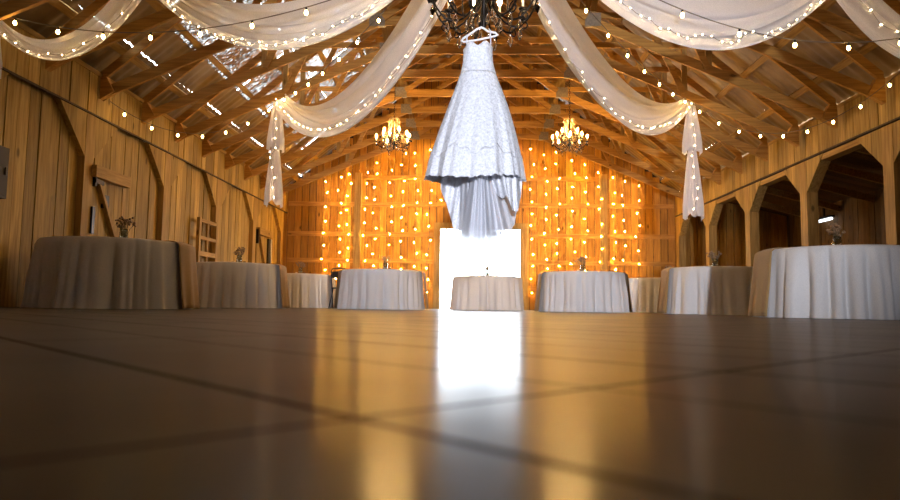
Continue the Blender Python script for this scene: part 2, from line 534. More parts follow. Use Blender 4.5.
# --- end wall with doorway
DX0, DX1, DZ = -.86, 1.31, 2.18
b = nb(); rr = random.Random(11); w = .195
i = math.floor((XL-.2)/w)
while i*w < 9.0:
    a, c = i*w+.008, (i+1)*w-.008
    j = rr.uniform(-.005, .005); mid = (a+c)/2
    ztop = roof_z(mid)+.16 if XL-.3 < mid < XR+.2 else 3.0
    if DX0-.02 < mid < DX1+.02: z0 = DZ
    else: z0 = 0
    if c > DX0 and mid < DX0:
        box(b, (DX0, YB+j, DZ), (c, YB+j+.04, ztop)); c = DX0
    if a < DX1 and mid > DX1:
        box(b, (a, YB+j, DZ), (DX1, YB+j+.04, ztop)); a = DX1
    box(b, (a, YB+j, z0), (c, YB+j+.04, ztop))
    i += 1
wbk = struct('wall_back', b, M['wall_x'])
for z, xs in ((.60, ((-5.05, DX0-.2), (DX1+.2, 5.44))), (1.29, ((-5.05, DX0-.2), (DX1+.2, 5.44))), (2.02, ((-5.05, DX0-.2), (DX1+.2, 5.44))), (2.84, ((-5.05, 5.44),)), (3.58, ((-3.2, 3.6),))):
    for x0, x1 in xs:
        b = nb(); box(b, (x0, YB-.035, z-.07), (x1, YB-.004, z+.05)); obj('girt', b, M['beam_x'], wbk)
for x in (-3.12, 3.53):
    b = nb(); box(b, (x-.09, YB-.15, 0), (x+.09, YB-.004, 3.68)); obj('post', b, M['beam_z'], wbk)
b = nb(); prism(b, [(XL-.2, YB+.06, 0), (DX0-.05, YB+.06, 0), (DX0-.05, YB+.06, DZ), (DX1+.05, YB+.06, DZ), (DX1+.05, YB+.06, 0), (9, YB+.06, 0), (9, YB+.06, 3.02), (XR+.2, YB+.06, roof_z(XR+.2)+.2), (XC, YB+.06, roof_z(XC)+.2), (XL-.2, YB+.06, roof_z(XL-.2)+.2)], (0, .05, 0))
obj('outer_cladding', b, M['plaster'], wbk)
b = nb()
box(b, (DX0-.17, YB-.05, 0), (DX0, YB+.14, DZ+.16)); box(b, (DX1, YB-.05, 0), (DX1+.22, YB+.14, DZ+.16)); box(b, (DX0, YB-.05, DZ), (DX1, YB+.14, DZ+.16))
struct('door_1', b, M['beam_z'])
# wall behind the viewer
b = nb()
for x0, x1, z0, z1 in ((XL-.3, 9, 0, 3.3),):
    box(b, (x0, YF-.1, z0), (x1, YF, z1))
prism(b, [(XL-.3, YF, 3.3), (XR+.3, YF, 3.3), (XC, YF, roof_z(XC))], (0, -.1, 0))
struct('wall_front', b, M['wall_x'])

# --- roof: lapped sheets with gaps, purlins
def roof_sheet(side, y0, y1, x0, x1, seed, thick=.012):
    """corrugated sheets covering |x-XC| between x0 and x1 (outwards)"""
    b = nb()
    ny = int((y1-y0)/.04)
    def fn(u, v):
        y = y0 + (y1-y0)*u
        d = x0 + (x1-x0)*v
        ph = math.sin(2*PI*y/.17)*.010
        sag = .012*math.sin(y*2.1+seed) * v
        return V((XC + side*d, y, ZE+.83*(HW-d)+.215+ph+sag))
    grid(b, fn, ny, 2)
    return b
ceil_parts = []
b = nb()
for side in (-1, 1):
    rows = [(0.0, 1.27), (1.23, 2.53), (4.48, 4.90), (4.906, 5.38)] if side < 0 else [(0, 1.31), (1.27, 2.61), (2.57, 3.91), (3.87, 4.955), (4.945, 5.38)]
    for k, (d0, d1) in enumerate(rows):
        bb = roof_sheet(side, YF-.2, YB+.3, d0, d1, k)
        me = bpy.data.meshes.new('tmp'); bb.to_mesh(me); bb.free(); b.from_mesh(me); bpy.data.meshes.remove(me)
# left slope, middle band: opaque near the viewer and at the far end
bb = roof_sheet(-1, YF-.2, 8.6, 2.49, 4.50, 3); me = bpy.data.meshes.new('tmp'); bb.to_mesh(me); bb.free(); b.from_mesh(me); bpy.data.meshes.remove(me)
bb = roof_sheet(-1, 16.3, YB+.3, 2.49, 4.50, 3); me = bpy.data.meshes.new('tmp'); bb.to_mesh(me); bb.free(); b.from_mesh(me); bpy.data.meshes.remove(me)
ceiling = struct('ceiling', b, M['roof'], smooth=True)
for y0 in (8.62, 10.15, 11.68, 13.21, 14.74):
    for d0, d1 in ((2.49, 3.50), (3.51, 4.50)):
        obj('skylight_sheet', roof_sheet(-1, y0, y0+1.52, d0, d1, y0), M['skylight'], ceiling, True)
for side in (-1, 1):
    for d in (.18, .78, 1.38, 1.98, 2.58, 3.18, 3.78, 4.38, 4.98):
        z = ZE+.83*(HW-d)+.17
        b = nb(); bar(b, (XC+side*d, YF, z), (XC+side*d, YB, z), .10, .045, (side*.64, 0, .77)); obj('purlin', b, M['beam_y'], ceiling)

# --- trusses
def make_truss():
    t = bpy.data.objects.new('roof_truss', None); link(t)
    th = .045
    hl, hr = XL-.02 - XC, XR-.09 - XC
    for s, hx, z0 in ((-1, hl, 2.82), (1, hr, 2.82)):
        ax = abs(hx)
        # bottom chord: from the heel up to the gusset
        gx, gz = 1.60, 4.44
        d = V((gx-ax, 0, gz-(z0+.07))).normalized(); n = V((-d.z, 0, d.x)); n = n if n.z > 0 else -n
        p = [V((ax, 0, z0)), V((gx, 0, gz-.075)), V((gx, 0, gz+.075)), V((ax, 0, z0+.15))]
        b = nb(); prism(b, [V((s*q.x, -th/2, q.z)) for q in p], (0, th, 0)); obj('bottom_chord', b, M['beam_x'], t)
        # top chord
        b = nb()
        zt = lambda x: ZE+.83*(HW-x)
        p = [(ax, zt(ax)-.045), (0, zt(0)-.045), (0, zt(0)+.10), (ax, zt(ax)+.10)]
        prism(b, [V((s*q[0], -th/2, q[1])) for q in p], (0, th, 0)); obj('top_chord', b, M['beam_x'], t)
        # heel block
        b = nb(); prism(b, [V((s*(ax+.0), -.05, z0-.02)), V((s*(ax-.22), -.05, z0+.11)), V((s*(ax-.10), -.05, z0+.32)), V((s*ax, -.05, z0+.32))], (0, .1, 0)); obj('heel_block', b, M['beam_x'], t)
        # vertical web and diagonals
        zb = lambda x: z0+.085 + (gz-z0-.085)*(ax-x)/(ax-gx)
        b = nb(); bar(b, (s*3.4, th*.9, zb(3.4)-.04), (s*3.4, th*.9, zt(3.4)), .04, .09, (1, 0, 0)); obj('web', b, M['beam_z'], t)
        b = nb(); bar(b, (s*3.36, -th*.9, zb(3.4)), (s*2.6, -th*.9, zt(2.6)), .04, .09, (0, 0, 1)); obj('web', b, M['beam_x'], t)
        b = nb(); bar(b, (s*1.55, -th*.9, 4.48), (s*.03, -th*.9, 5.52), .04, .10, (0, 0, 1)); obj('web', b, M['beam_x'], t)
        b = nb(); bar(b, (s*1.64, th*.9, 4.48), (s*1.9, th*.9, zt(1.9)), .04, .09, (1, 0, 0)); obj('web', b, M['beam_z'], t)
        b = nb(); box(b, (min(s*1.53, s*1.77), -.036, 4.355), (max(s*1.53, s*1.77), .036, 4.56)); obj('gusset_plate', b, M['gusset'], t)
    b = nb(); box(b, (-1.56, -th/2, 4.37), (1.56, th/2, 4.515)); obj('tie_beam', b, M['beam_x'], t)
    for s in (-1, 1):
        b = nb(); box(b, (min(s*1.75, s*3.5), -.02, 4.48), (max(s*1.75, s*3.5), .02, 4.575)); obj('collar_strut', b, M['beam_x'], t)
    b = nb(); box(b, (-2.2, -th/2, 5.5), (2.2, th/2, 5.63)); obj('upper_collar', b, M['beam_x'], t)
    b = nb(); box(b, (-.05, -.06, 5.62), (.05, .06, 7.35)); obj('king_post', b, M['beam_z'], t)
    return t
ORD = ['first', 'second', 'third', 'fourth', 'fifth', 'sixth', 'seventh', 'eighth', 'ninth', 'tenth', 'eleventh', 'twelfth']
truss0 = make_truss()
TY = [16.74 - 1.15*k for k in range(11)]
for k, y in enumerate(TY):
    t = truss0 if k == 0 else copy_tree(truss0)
    t.location = (XC, y, 0)
    tag(t, f'timber roof truss, {ORD[k]} one out from the back plank wall', 'roof truss', 'timber roof trusses')

# ------------------------------------------------------------------ left wall fittings
def barn_door(y0, y1, z1, name, seed, open_gap=False):
    b = nb(); w = (y1-y0)/4
    for k in range(4):
        box(b, (XL-.045, y0+k*w+.003, .05), (XL-.02, y0+(k+1)*w-.003, z1))
    d = struct(name, b, M['wall_y'])
    b = nb(); box(b, (XL-.03, y0-.06, z1-.02), (XL+.07, y1+.06, z1+.14)); obj('door_header', b, M['beam_y'], d)
    b = nb(); bar(b, (XL+.0, y0+.08, z1-.05), (XL+.0, y1-.10, .80), .045, .085, (1, 0, 0)); obj('door_brace', b, M['beam_z'], d)
    return d
d2 = barn_door(8.63, 9.40, 1.76, 'door_2', 1)
b = nb(); box(b, (XL-.02, 8.60, .98), (XL+.03, 8.66, 1.34)); box(b, (XL-.02, 8.61, 1.66), (XL+.05, 8.81, 1.72)); box(b, (XL-.02, 8.61, 1.62), (XL+.04, 8.65, 1.76)); obj('strap_hinge', b, M['iron'], d2)
b = nb(); box(b, (XL-.02, 8.87, 1.36), (XL+.005, 9.03, 1.55)); obj('peep_hatch', b, M['iron'], d2)
b = nb(); box(b, (XL-.09, 9.40, 0), (XL-.012, 9.48, 1.78)); obj('jamb', b, M['beam_z'], d2)
d3 = barn_door(15.5, 16.30, 1.74, 'door_3', 2)
b = nb(); box(b, (XL-.02, 15.43, 1.5), (XL+.04, 15.5, 1.84)); obj('strap_hinge', b, M['iron'], d3)
b = nb(); box(b, (XL-.03, 16.32, 0), (XL+.012, 16.5, 1.70)); obj('gap_shade_strip', b, M['black'], d3)  # solid black strip painting the shade inside the open door gap
b = nb(); box(b, (XL-.03, 16.5, 0), (XL+.03, 16.55, 1.70)); obj('white_edge', b, M['white_plastic'], d3)

t = thing('window_sash', 'old wooden six pane window sash hung on the left plank wall', 'window frame', (XL+.04, 11.98, .66))
for y in (0, .80):
    b = nb(); box(b, (-.03, y, 0), (.03, y+.075, 1.0)); obj('stile', b, M['beam_z'], t)
for z in (0, .29, .60, .92):
    b = nb(); box(b, (-.028, .075, z), (.028, .80, z+(.09 if z in (0, .29) else .06))); obj('rail', b, M['beam_y'], t)
b = nb(); box(b, (-.02, .40, .05), (.02, .45, .95)); obj('muntin', b, M['beam_z'], t)

t = thing('electrical_box', 'dark electrical box on the left plank wall beneath the drape end', 'electrical box', (XL+.04, 6.6, 1.16))
b = nb(); box(b, (-.03, -.15, 0), (.05, .28, .55)); obj('casing', b, M['plaster'], t)
b = nb(); box(b, (.05, -.12, .03), (.062, .25, .52)); lid = obj('lid', b, M['plaster'], t)
b = nb(); box(b, (.062, .21, .25), (.078, .235, .33)); obj('latch', b, M['iron'], lid)

t = thing('tube_light', 'lit white tube light in the dark aisle behind the arcade', 'light', (8.3, 15.78, 2.20))
b = nb(); box(b, (-.06, -.34, .05), (.06, .34, .10)); obj('housing', b, M['black'], t)
b = nb(); box(b, (-.02, -.02, .10), (.02, .02, .32)); obj('hanger_rod', b, M['black'], t)
b = nb(); tube(b, [(0, -.31, .02), (0, .31, .02)], .035, 10); obj('tube', b, M['tube'], t, True)

# ------------------------------------------------------------------ tables
TABLES = [  # x, y, label of the cloth, where (for things on it), seed
    (-4.10, 7.50, 'large floor-length tablecloth nearest the left wall, in front of the small barn door', 'on the nearest left table', 1),
    (-4.13, 11.5, 'floor-length tablecloth second along the left wall, below the wooden window sash', 'on the second table along the left wall', 2),
    (-4.02, 15.2, 'small far tablecloth in the left rear corner of the barn', 'on the table in the left rear corner', 3),
    (-1.77, 13.05, 'beige-looking tablecloth just left of the bright doorway', 'on the table left of the doorway', 4),
    (.36, 15.2, 'pale tablecloth standing right in front of the bright doorway', 'on the table in front of the doorway', 5),
    (2.16, 12.95, 'pale grey tablecloth just right of the bright doorway', 'on the table right of the doorway', 6),
    (4.05, 11.15, 'tablecloth half in shade, second along the right arcade', 'on the second table along the right arcade', 7),
    (4.25, 15.2, 'narrow-looking far tablecloth in the right rear corner', 'on the table in the right rear corner', 8),
    (4.10, 7.55, 'large bluish white tablecloth nearest on the right, before the arcade', 'on the nearest right table', 9)]
RT, RB, HT = .785, .84, .76

def cloth_mesh(seed):
    rr = random.Random(seed)
    ph = [rr.uniform(0, 2*PI) for _ in range(6)]
    nf = rr.choice([18, 20, 22])
    def ripple(t):
        g = abs(math.sin(.5*nf*t+ph[0]+1.0*math.sin(3*t+ph[3])+.5*math.sin(7*t+ph[1])))
        g2 = abs(math.sin(.5*(nf+7)*t+ph[2]+.8*math.sin(4*t+ph[4])))
        return (min(1, g**.75*1.15)-.75)*.85 + (g2-.6)*.30 + .22*math.sin(5*t+ph[5])
    def calm(t):
        c = abs(math.cos(t))
        return 1 if c < .90 else .25
    prof = [(.0, HT), (.35, HT), (.66, HT), (.725, HT-.001), (RT-.01, HT-.008), (RT+.002, HT-.03)]
    for k in range(1, 15):
        f = k/14
        prof.append((RT + .01 + (RB-RT-.01)*f**1.1, HT-.03-(HT-.033)*f))
    def fold(t, r, z):
        f = max(0, (HT-.02-z)/(HT))
        amp = .11*min(1, f*1.7+.10)*calm(t) if z < HT-.006 else 0
        # pinched crease at the bottom where the cloth pools
        pool = .03*max(0, f-.85)/.15*(.5+.5*math.sin(5*t+ph[4]))
        return (r + amp*ripple(t) + pool, z)
    b = nb(); lathe(b, prof, 320, (0,0,0), fold)
    bmesh.ops.remove_doubles(b, verts=b.verts[:], dist=1e-5)
    return b

def runner_mesh(seed):
    """burlap strip over the table along X, hanging to the floor both sides"""
    rr = random.Random(seed*3+1); w = .44
    path = []
    n = 12
    for k in range(n+1):
        f = k/n
        path.append((-(RB+.06) + (RB-RT+.015)*f, .012 + (HT-.05)*f))
    path.append((-(RT+.015), HT-.012)); path.append((-(RT-.04), HT+.006))
    for k in range(1, 8): path.append((-(RT-.04) + 2*(RT-.04)*k/8, HT+.006))
    path += [(-x, z) for x, z in path[:n+3][::-1]]
    ph = rr.uniform(0, 6)
    def fn(u, v):
        i = min(len(path)-1, int(round(u*(len(path)-1))))
        x, z = path[i]
        y = (v-.5)*w
        drop = max(0, 1-z/HT)
        sgn = -1 if x < 0 else 1
        # follow the round edge of the table
        if abs(x) > RT-.05:
            x = x - sgn*(abs(x) - math.sqrt(max(0.01, x*x - y*y)))
        x += sgn*.014*drop*math.sin(v*14+ph) + sgn*.02
        y *= 1 + .12*drop
        y += .012*math.sin(z*9+ph)*drop
        return V((x, y, z))
    b = nb(); grid(b, fn, len(path)-1, 14)
    return b

def bouquet_mesh(bm_s, bm_b, seed, h=.20):
    rr = random.Random(seed)
    for k in range(12):
        a = rr.uniform(0, 2*PI); r = rr.uniform(.015, .085)
        tip = V((r*math.cos(a), r*math.sin(a), .10 + rr.uniform(.03, .10)))
        p0 = V((.01*math.cos(a), .01*math.sin(a), .015))
        tube(bm_s, [p0, (p0*.4+tip*.6)+V((0, 0, .02)), tip], .0022, 4)
        for j in range(5):
            q = tip + V((rr.uniform(-.03, .03), rr.uniform(-.03, .03), rr.uniform(-.02, .025)))
            bmesh.ops.create_icosphere(bm_b, subdivisions=1, radius=rr.uniform(.007, .014), matrix=Matrix.Translation(q))

jar_me = None
def jar_bm():
    b = nb()
    prof = [(0, .0), (.036, .0), (.040, .006), (.040, .085), (.034, .098), (.032, .102), (.034, .104), (.034, .122), (.031, .122), (.0295, .104), (.0295, .1), (.037, .084), (.037, .008), (0, .006)]
    lathe(b, prof, 18)
    return b
def votive(b):
    lathe(b, [(0, 0), (.022, 0), (.027, .045), (.024, .045), (.020, .012), (0, .012)], 12)
    return b

for k, (x, y, lab, where, seed) in enumerate(TABLES):
    o = obj('tablecloth', cloth_mesh(seed), M['cloth'], None, True, (x, y, 0))
    tag(o, lab, 'tablecloth', 'round tables in floor-length cloths')
    o.rotation_euler = (0, 0, 0)
    if k != 4:      # the table before the doorway has no runner in view
        rn = obj('table_runner', runner_mesh(seed), M['burlap'], None, True, (x, y, 0)); solidify(rn, .004)
        tag(rn, 'brown burlap runner hanging down both sides ' + where.replace('on the', 'of the'), 'table runner', 'burlap runners on the round tables')
    cx = x + (.07, .04, .06, .06, .0, .0, .0, .25, .0)[k]; cy = y
    zt = HT + .0092
    jr = obj('flower_jar', jar_bm(), M['glass'], None, True, (cx, cy, zt)); tag(jr, 'small glass jar of dried flowers ' + where, 'jar', 'glass jars on the tables')
    fl = thing('dried_flowers', 'sprig of dried flowers standing in a jar ' + where, 'dried flowers', (cx, cy, zt), rnd.uniform(0, 6), 'dried flowers in the jars')
    fl.scale = (1.35, 1.35, 1.35); jr.scale = (1.2, 1.2, 1.2)
    bs, bb = nb(), nb(); bouquet_mesh(bs, bb, seed*7)
    obj('stems', bs, M['stem'], fl); obj('blossoms', bb, M['blossom'], fl, True)['kind'] = 'stuff'
    for s, dx, dy in ((0, -.09, -.02), (1, .085, .03)):
        v = obj('votive_cup', votive(nb()), M['candle' if s == 0 else 'glass'], None, True, (cx+dx, cy+dy, zt))
        tag(v, ('small ivory' if s == 0 else 'small clear glass') + ' candle cup beside the jar ' + where, 'candle cup', 'candle cups on the tables')

# half hidden black chair behind the table left of the doorway
t = thing('folding_chair', 'black chair mostly hidden behind the table left of the doorway', 'chair', (-2.86, 14.5, 0), PI*.92)
def chair_frame():
    b = nb()
    for s in (-1, 1):
        tube(b, [(s*.2, -.02, .0), (s*.2, .05, .45), (s*.19, .14, .80), (s*.15, .15, .86), (0, .155, .875)], .012, 8)
    return b
obj('back_frame', chair_frame(), M['black'], t, True)
for s in (-1, 1):
    b = nb(); tube(b, [(s*.18, .22, 0.0), (s*.18, .02, .44)], .011, 8); obj('leg', b, M['black'], t, True)
    b = nb(); tube(b, [(s*.18, -.34, 0.0), (s*.18, -.12, .44)], .011, 8); obj('leg', b, M['black'], t, True)
b = nb(); box(b, (-.2, -.32, .43), (.2, .08, .46)); obj('seat', b, M['black_cloth'], t)
b = nb(); box(b, (-.185, .11, .66), (.185, .135, .80)); obj('backrest', b, M['black_cloth'], t)

# ------------------------------------------------------------------ chandeliers
def spiral(c, r0, r1, a0, a1, n=14):
    return [(c[0] + (r0+(r1-r0)*i/n)*math.cos(a0+(a1-a0)*i/n), 0, c[1] + (r0+(r1-r0)*i/n)*math.sin(a0+(a1-a0)*i/n)) for i in range(n+1)]
def bez(p, n=14):
    out = []
    for i in range(n+1):
        t = i/n; a = (1-t)
        out.append(tuple(a**3*p[0][k]+3*a*a*t*p[1][k]+3*a*t*t*p[2][k]+t**3*p[3][k] for k in range(3)))
    return out
def drop(b, c, s=1):
    lathe(b, [(0, .0), (.006*s, .008*s), (.014*s, .03*s), (.016*s, .042*s), (.011*s, .062*s), (.003*s, .085*s), (0, .088*s)], 8, c)
def make_chandelier(loc, label, R, zc, chain_top, beads, narm, crown, dp=1.0):
    """R reach of the arms; zc height of the arm roots; z measured in the world"""
    t = thing('chandelier', label, 'chandelier', loc, 0, 'wrought iron chandeliers')
    k = R/.45
    b = nb()
    lathe(b, [(0, zc-.17*k*dp), (.018*k, zc-.15*k*dp), (.03*k, zc-.11*k*dp), (.012*k, zc-.07*k), (.045*k, zc-.03*k), (.055*k, zc+.0*k), (.03*k, zc+.05*k), (.015*k, zc+.12*k), (.015*k, zc+.34*k), (.03*k, zc+.38*k), (.014*k, zc+.42*k), (.012*k, zc+.56*k), (.0, zc+.57*k)], 14)
    obj('column', b, M['iron'], t, True)
    b = nb(); z = zc+.57*k; i = 0
    while z < chain_top:
        rx, ry = (.014, 0) if i % 2 else (0, .014)
        pts = [(rx*math.cos(a)*1.0, ry*math.cos(a), z+.02+.026*math.sin(a)) for a in [2*PI*j/10 for j in range(10)]]
        tube(b, pts, .0035, 5, True); z += .042; i += 1
    obj('chain', b, M['iron'], t, True)
    R0, z0_ = R, zc
    for a in range(narm):
        ang = 2*PI*a/narm + .2
        if crown:
            R = R0 if a % 2 else R0*.72; zc = z0_ if a % 2 else z0_+.10
        b = nb()
        tube(b, bez([(.04*k, 0, zc-.02*k), (.20*k, 0, zc-.20*k*dp), (.36*k, 0, zc-.16*k*dp), (R, 0, zc+.02*k)]), .0085*k, 8)
        tube(b, spiral((.335*k, zc-.03*k-.105*k*dp), .052*k, .012*k, 1.2, 1.2+2.9*PI, 18), .0065*k, 6)
        tube(b, bez([(.03*k, 0, zc+.10*k), (.20*k, 0, zc+.26*k), (.30*k, 0, zc+.12*k), (.26*k, 0, zc-.06*k)]), .0065*k, 6)
        tube(b, spiral((.19*k, zc+.085*k), .045*k, .010*k, -1.0, -1.0-2.6*PI, 16), .0055*k, 6)
        # iron leaf
        prism(b, [V((.40*k, -.004, zc-.05*k)), V((.45*k, -.004, zc-.085*k)), V((.475*k, -.004, zc-.05*k)), V((.44*k, -.004, zc-.03*k))], (0, .008, 0))
        ao = obj('arm', b, M['iron'], t, True); ao.rotation_euler = (0, 0, ang)
        b = nb(); lathe(b, [(0, zc+.015*k), (.03*k, zc+.02*k), (.042*k, zc+.035*k), (.03*k, zc+.035*k), (0, zc+.03*k)], 12, (R, 0, 0)); obj('drip_pan', b, M['iron'], ao, True)
        b = nb(); lathe(b, [(0, zc+.03*k), (.0115*k, zc+.03*k), (.0115*k, zc+.12*k), (0, zc+.12*k)], 8, (R, 0, 0)); obj('candle_sleeve', b, M['candle'], ao, True)
        b = nb(); lathe(b, [(0, zc+.118*k), (.014*k, zc+.125*k), (.021*k, zc+.148*k), (.016*k, zc+.178*k), (.004*k, zc+.21*k), (0, zc+.215*k)], 10, (R, 0, 0)); obj('candle_bulb', b, M['flame' if crown else 'flame_bright'], ao, True)
        for q, m_ in (((R, 0, zc-.105*k), 1.3 if crown else 1.3), ((.30*k, 0, zc-.13*k-.13*k*dp), 1.5 if crown else 1.4), ((.14*k, 0, zc-.05*k-.15*k*dp), 1.2 if crown else 1.1)):
            b = nb(); drop(b, q, m_*k); obj('crystal_drop', b, M['clear_drop'], ao, True)
        if beads:
            b = nb()
            for p in bez([(.05*k, 0, zc+.52*k), (.16*k, 0, zc+.40*k), (.10*k, 0, zc+.18*k), (.30*k, 0, zc+.0*k)], 22):
                bmesh.ops.create_icosphere(b, subdivisions=1, radius=.014*k, matrix=Matrix.Translation(p))
            for p in bez([(.05*k, 0, zc+.52*k), (.14*k, 0, zc+.56*k), (.16*k, 0, zc+.46*k), (.13*k, 0, zc+.40*k)], 8):
                bmesh.ops.create_icosphere(b, subdivisions=1, radius=.014*k, matrix=Matrix.Translation(p))
            o2 = obj('bead_strand', b, M['bead'], t, True); o2.rotation_euler = (0, 0, ang+.3)
    return t
DC = (.08, 5.30)
make_chandelier((DC[0], DC[1]+.12, 0), 'large black scrolled chandelier in the centre, wedding dress hanging below it', .47, 2.70, 4.37, False, 12, 0, 1.7)
make_chandelier((-1.48, 12.14, 0), 'small lit crystal chandelier hanging on the left, over the table left of the doorway', .33, 3.10, 4.36, True, 10, 1)
make_chandelier((1.79, 12.14, 0), 'small lit crystal chandelier hanging on the right, over the table right of the doorway', .33, 3.10, 4.36, True, 10, 1)

# ------------------------------------------------------------------ wedding dress and hanger (metres; px scale 113 / m)
def PX(x, y, dy=0):     # a point of the dress plane measured off the photograph
    return V((.03 + (x-478)*.00794, DC[1]-.06+dy, 2.21 - (y-44)*.00819 - (x-478)*.0001))
hg = thing('clothes_hanger', 'white clothes hanger hooked on the large chandelier, holding the dress', 'hanger', (0, 0, 0))
b = nb(); tube(b, [PX(479.5, 16), PX(482.3, 15), PX(483, 18), PX(481.6, 21), PX(481.6, 28)], .004, 8); obj('hook', b, M['iron'], hg, True)
b = nb(); tube(b, [PX(481.6, 27), PX(477, 29), PX(470, 34), PX(463, 38.6), PX(461.2, 41), PX(463.5, 42.3), PX(480, 39.6), PX(495, 36), PX(498.4, 34.4), PX(496, 32.6), PX(488, 31), PX(484.5, 28.4)], .0095, 8, True); obj('hanger_body', b, M['white_plastic'], hg, True)

dr = thing('wedding_dress', 'white strapless lace wedding gown hanging beneath the large chandelier', 'dress', (0, 0, 0))
for xa, ya, xb, yb in ((467, 36.5, 466.8, 49), (490.8, 31.5, 491.2, 50)):
    b = nb(); tube(b, [PX(xa-.6, ya+2, .04), PX(xa-.3, ya, .01), PX(xa, ya-1.2, -.01), PX(xa, ya+2, -.03), PX(xb, yb, -.05)], .005, 6); obj('strap', b, M['lace'], dr, True)

s113 = 640/5.65
prof = [  # px row, half width (px), centre px, depth ratio
    (43, 14.6, 478.2, .62), (48, 15, 478.2, .66), (55, 14.6, 478.2, .66), (63, 15.2, 478.4, .66), (70, 16.6, 478.6, .70),
    (78, 19, 478.6, .74), (90, 23.5, 479, .78), (105, 29, 478.9, .8), (120, 34, 478.5, .82), (135, 38.5, 477.6, .84), (150, 42.5, 476.9, .86), (165, 45.8, 476.2, .88), (180.5, 48.4, 475.6, .9)]
def interp(tab, q, j):
    for a, c in zip(tab, tab[1:]):
        if q <= c[0]:
            f = (q-a[0])/(c[0]-a[0]); f = max(0, f); f2 = f
            return a[j]+(c[j]-a[j])*f2
    return tab[-1][j]
def gown(y0, y1, nv, seg, top=None, hem=None, grow=0.0):
    b = nb(); rings = []
    for j in range(nv+1):
        ring = []
        for i in range(seg):
            th = 2*PI*i/seg            # -pi/2 faces the viewer
            a, c = y0, y1
            if top: a = top(th)
            if hem: c = hem(th)
            y = a + (c-a)*j/nv
            hw = interp(prof, min(y, 180.5), 1)*.00794 + grow
            if y > 180.5: hw += (y-180.5)*.0022
            cx = interp(prof, min(y, 180.5), 2); dp = interp(prof, min(y, 180.5), 3)
            f = max(0, (y-72)/110)
            hw *= 1 + f*(.045*math.sin(9*th+1.0+.6*math.sin(2*th)) + .022*math.sin(17*th+2) + .012*math.sin(31*th))
            fx = math.cos(th)*hw; fy = math.sin(th)*hw*dp
            if y < 66 and math.sin(th) < 0:      # bust cups
                for cc in (-.062, .062):
                    g = math.exp(-((fx-cc)/.048)**2 - ((y-52)/8)**2)
                    fy -= .035*g
            p = PX(cx, y); ring.append(b.verts.new(p + V((fx, fy, 0))))
        rings.append(ring)
    for A, B in zip(rings, rings[1:]):
        for i in range(seg):
            b.faces.new((A[i], A[(i+1) % seg], B[(i+1) % seg], B[i]))
    return b
def neckline(th):
    x = math.cos(th)
    if math.sin(th) < 0:     # sweetheart front
        return 50.2 - 5.0*math.exp(-((abs(x)-.50)/.32)**2) + (1.2*-x if True else 0)
    return 53 + 3*(1-abs(x))
def hemline(th):
    return 178.8 + 4.6*(-math.sin(th)) + 1.3*abs(math.sin(11*th+.4)) + 1.6*math.sin(3*th+.6)
solidify(obj('bodice', gown(45, 75, 18, 96, top=neckline), M['lace'], dr, True), .004)
solidify(obj('skirt', gown(75, 180, 40, 240, hem=lambda th: hemline(th)-7), M['lace'], dr, True), .004)
# scalloped lace border overlapping the skirt
solidify(obj('lace_border', gown(160, 180, 12, 360, top=lambda th: 158+4*math.sin(7*th)+2*math.sin(19*th), hem=lambda th: hemline(th)+1.2*abs(math.sin(24*th)), grow=.006), M['lace'], dr, True), .003)

def train(name, xs, mat_, depth, top_y, seed, amp, nf, xt=None):
    """hanging layer: xs = [(px x, px bottom y)] along its lower edge"""
    x0, x1 = xs[0][0], xs[-1][0]
    rr = random.Random(seed); ph = rr.uniform(0, 6)
    def low(x):
        for a, c in zip(xs, xs[1:]):
            if x <= c[0]: return a[1]+(c[1]-a[1])*(x-a[0])/(c[0]-a[0])
        return xs[-1][1]
    def fn(u, v):
        xb = x0+(x1-x0)*u
        ta, tb = xt if xt else (x0+4, x1-4)
        xa = ta+(tb-ta)*u
        yb = low(xb) + 1.3*abs(math.sin(u*nf*1.7+ph)) + 1.5*mnoise.noise((u*9, seed, 0))
        y = top_y + (yb-top_y)*v
        x = xa + (xb-xa)*v**.85
        d = depth - .16*math.sin(PI*u)*(1 if depth < .15 else -.6) + amp*(.35+.65*v)*math.sin(u*nf*2+ph+.8*math.sin(u*9)) + amp*.5*math.sin(u*nf*4.3+ph*2+v*2)
        return PX(x, y, d)
    b = nb(); grid(b, fn, 150, 26)
    return obj(name, b, mat_, dr, True)
train('train_lining', [(443, 184), (447, 200), (450, 204), (452, 216), (460, 220), (463, 229), (480, 233), (505, 229), (510, 221), (519, 219), (521, 205), (523, 186)], M['tulle'], .26, 164, 3, .028, 10, (452, 514))
train('train_tulle', [(461, 233), (464, 241), (472, 246), (482, 248), (490, 246), (499, 242), (506, 237), (513, 230), (517, 221)], M['tulle'], .10, 168, 4, .035, 9, (462, 494))
train('train_tulle', [(463, 239), (474, 245), (487, 244), (501, 240)], M['tulle'], -.02, 172, 8, .03, 7, (473, 489))
train('train_lace', [(441, 186), (447, 201), (451, 212), (454, 224), (462, 229)], M['lace'], .16, 166, 5, .028, 6, (440, 476))
train('train_lace', [(496, 188), (500, 197), (508, 200), (513, 211), (519, 212), (523, 196), (524, 182)], M['lace'], .02, 168, 6, .026, 7, (484, 521))

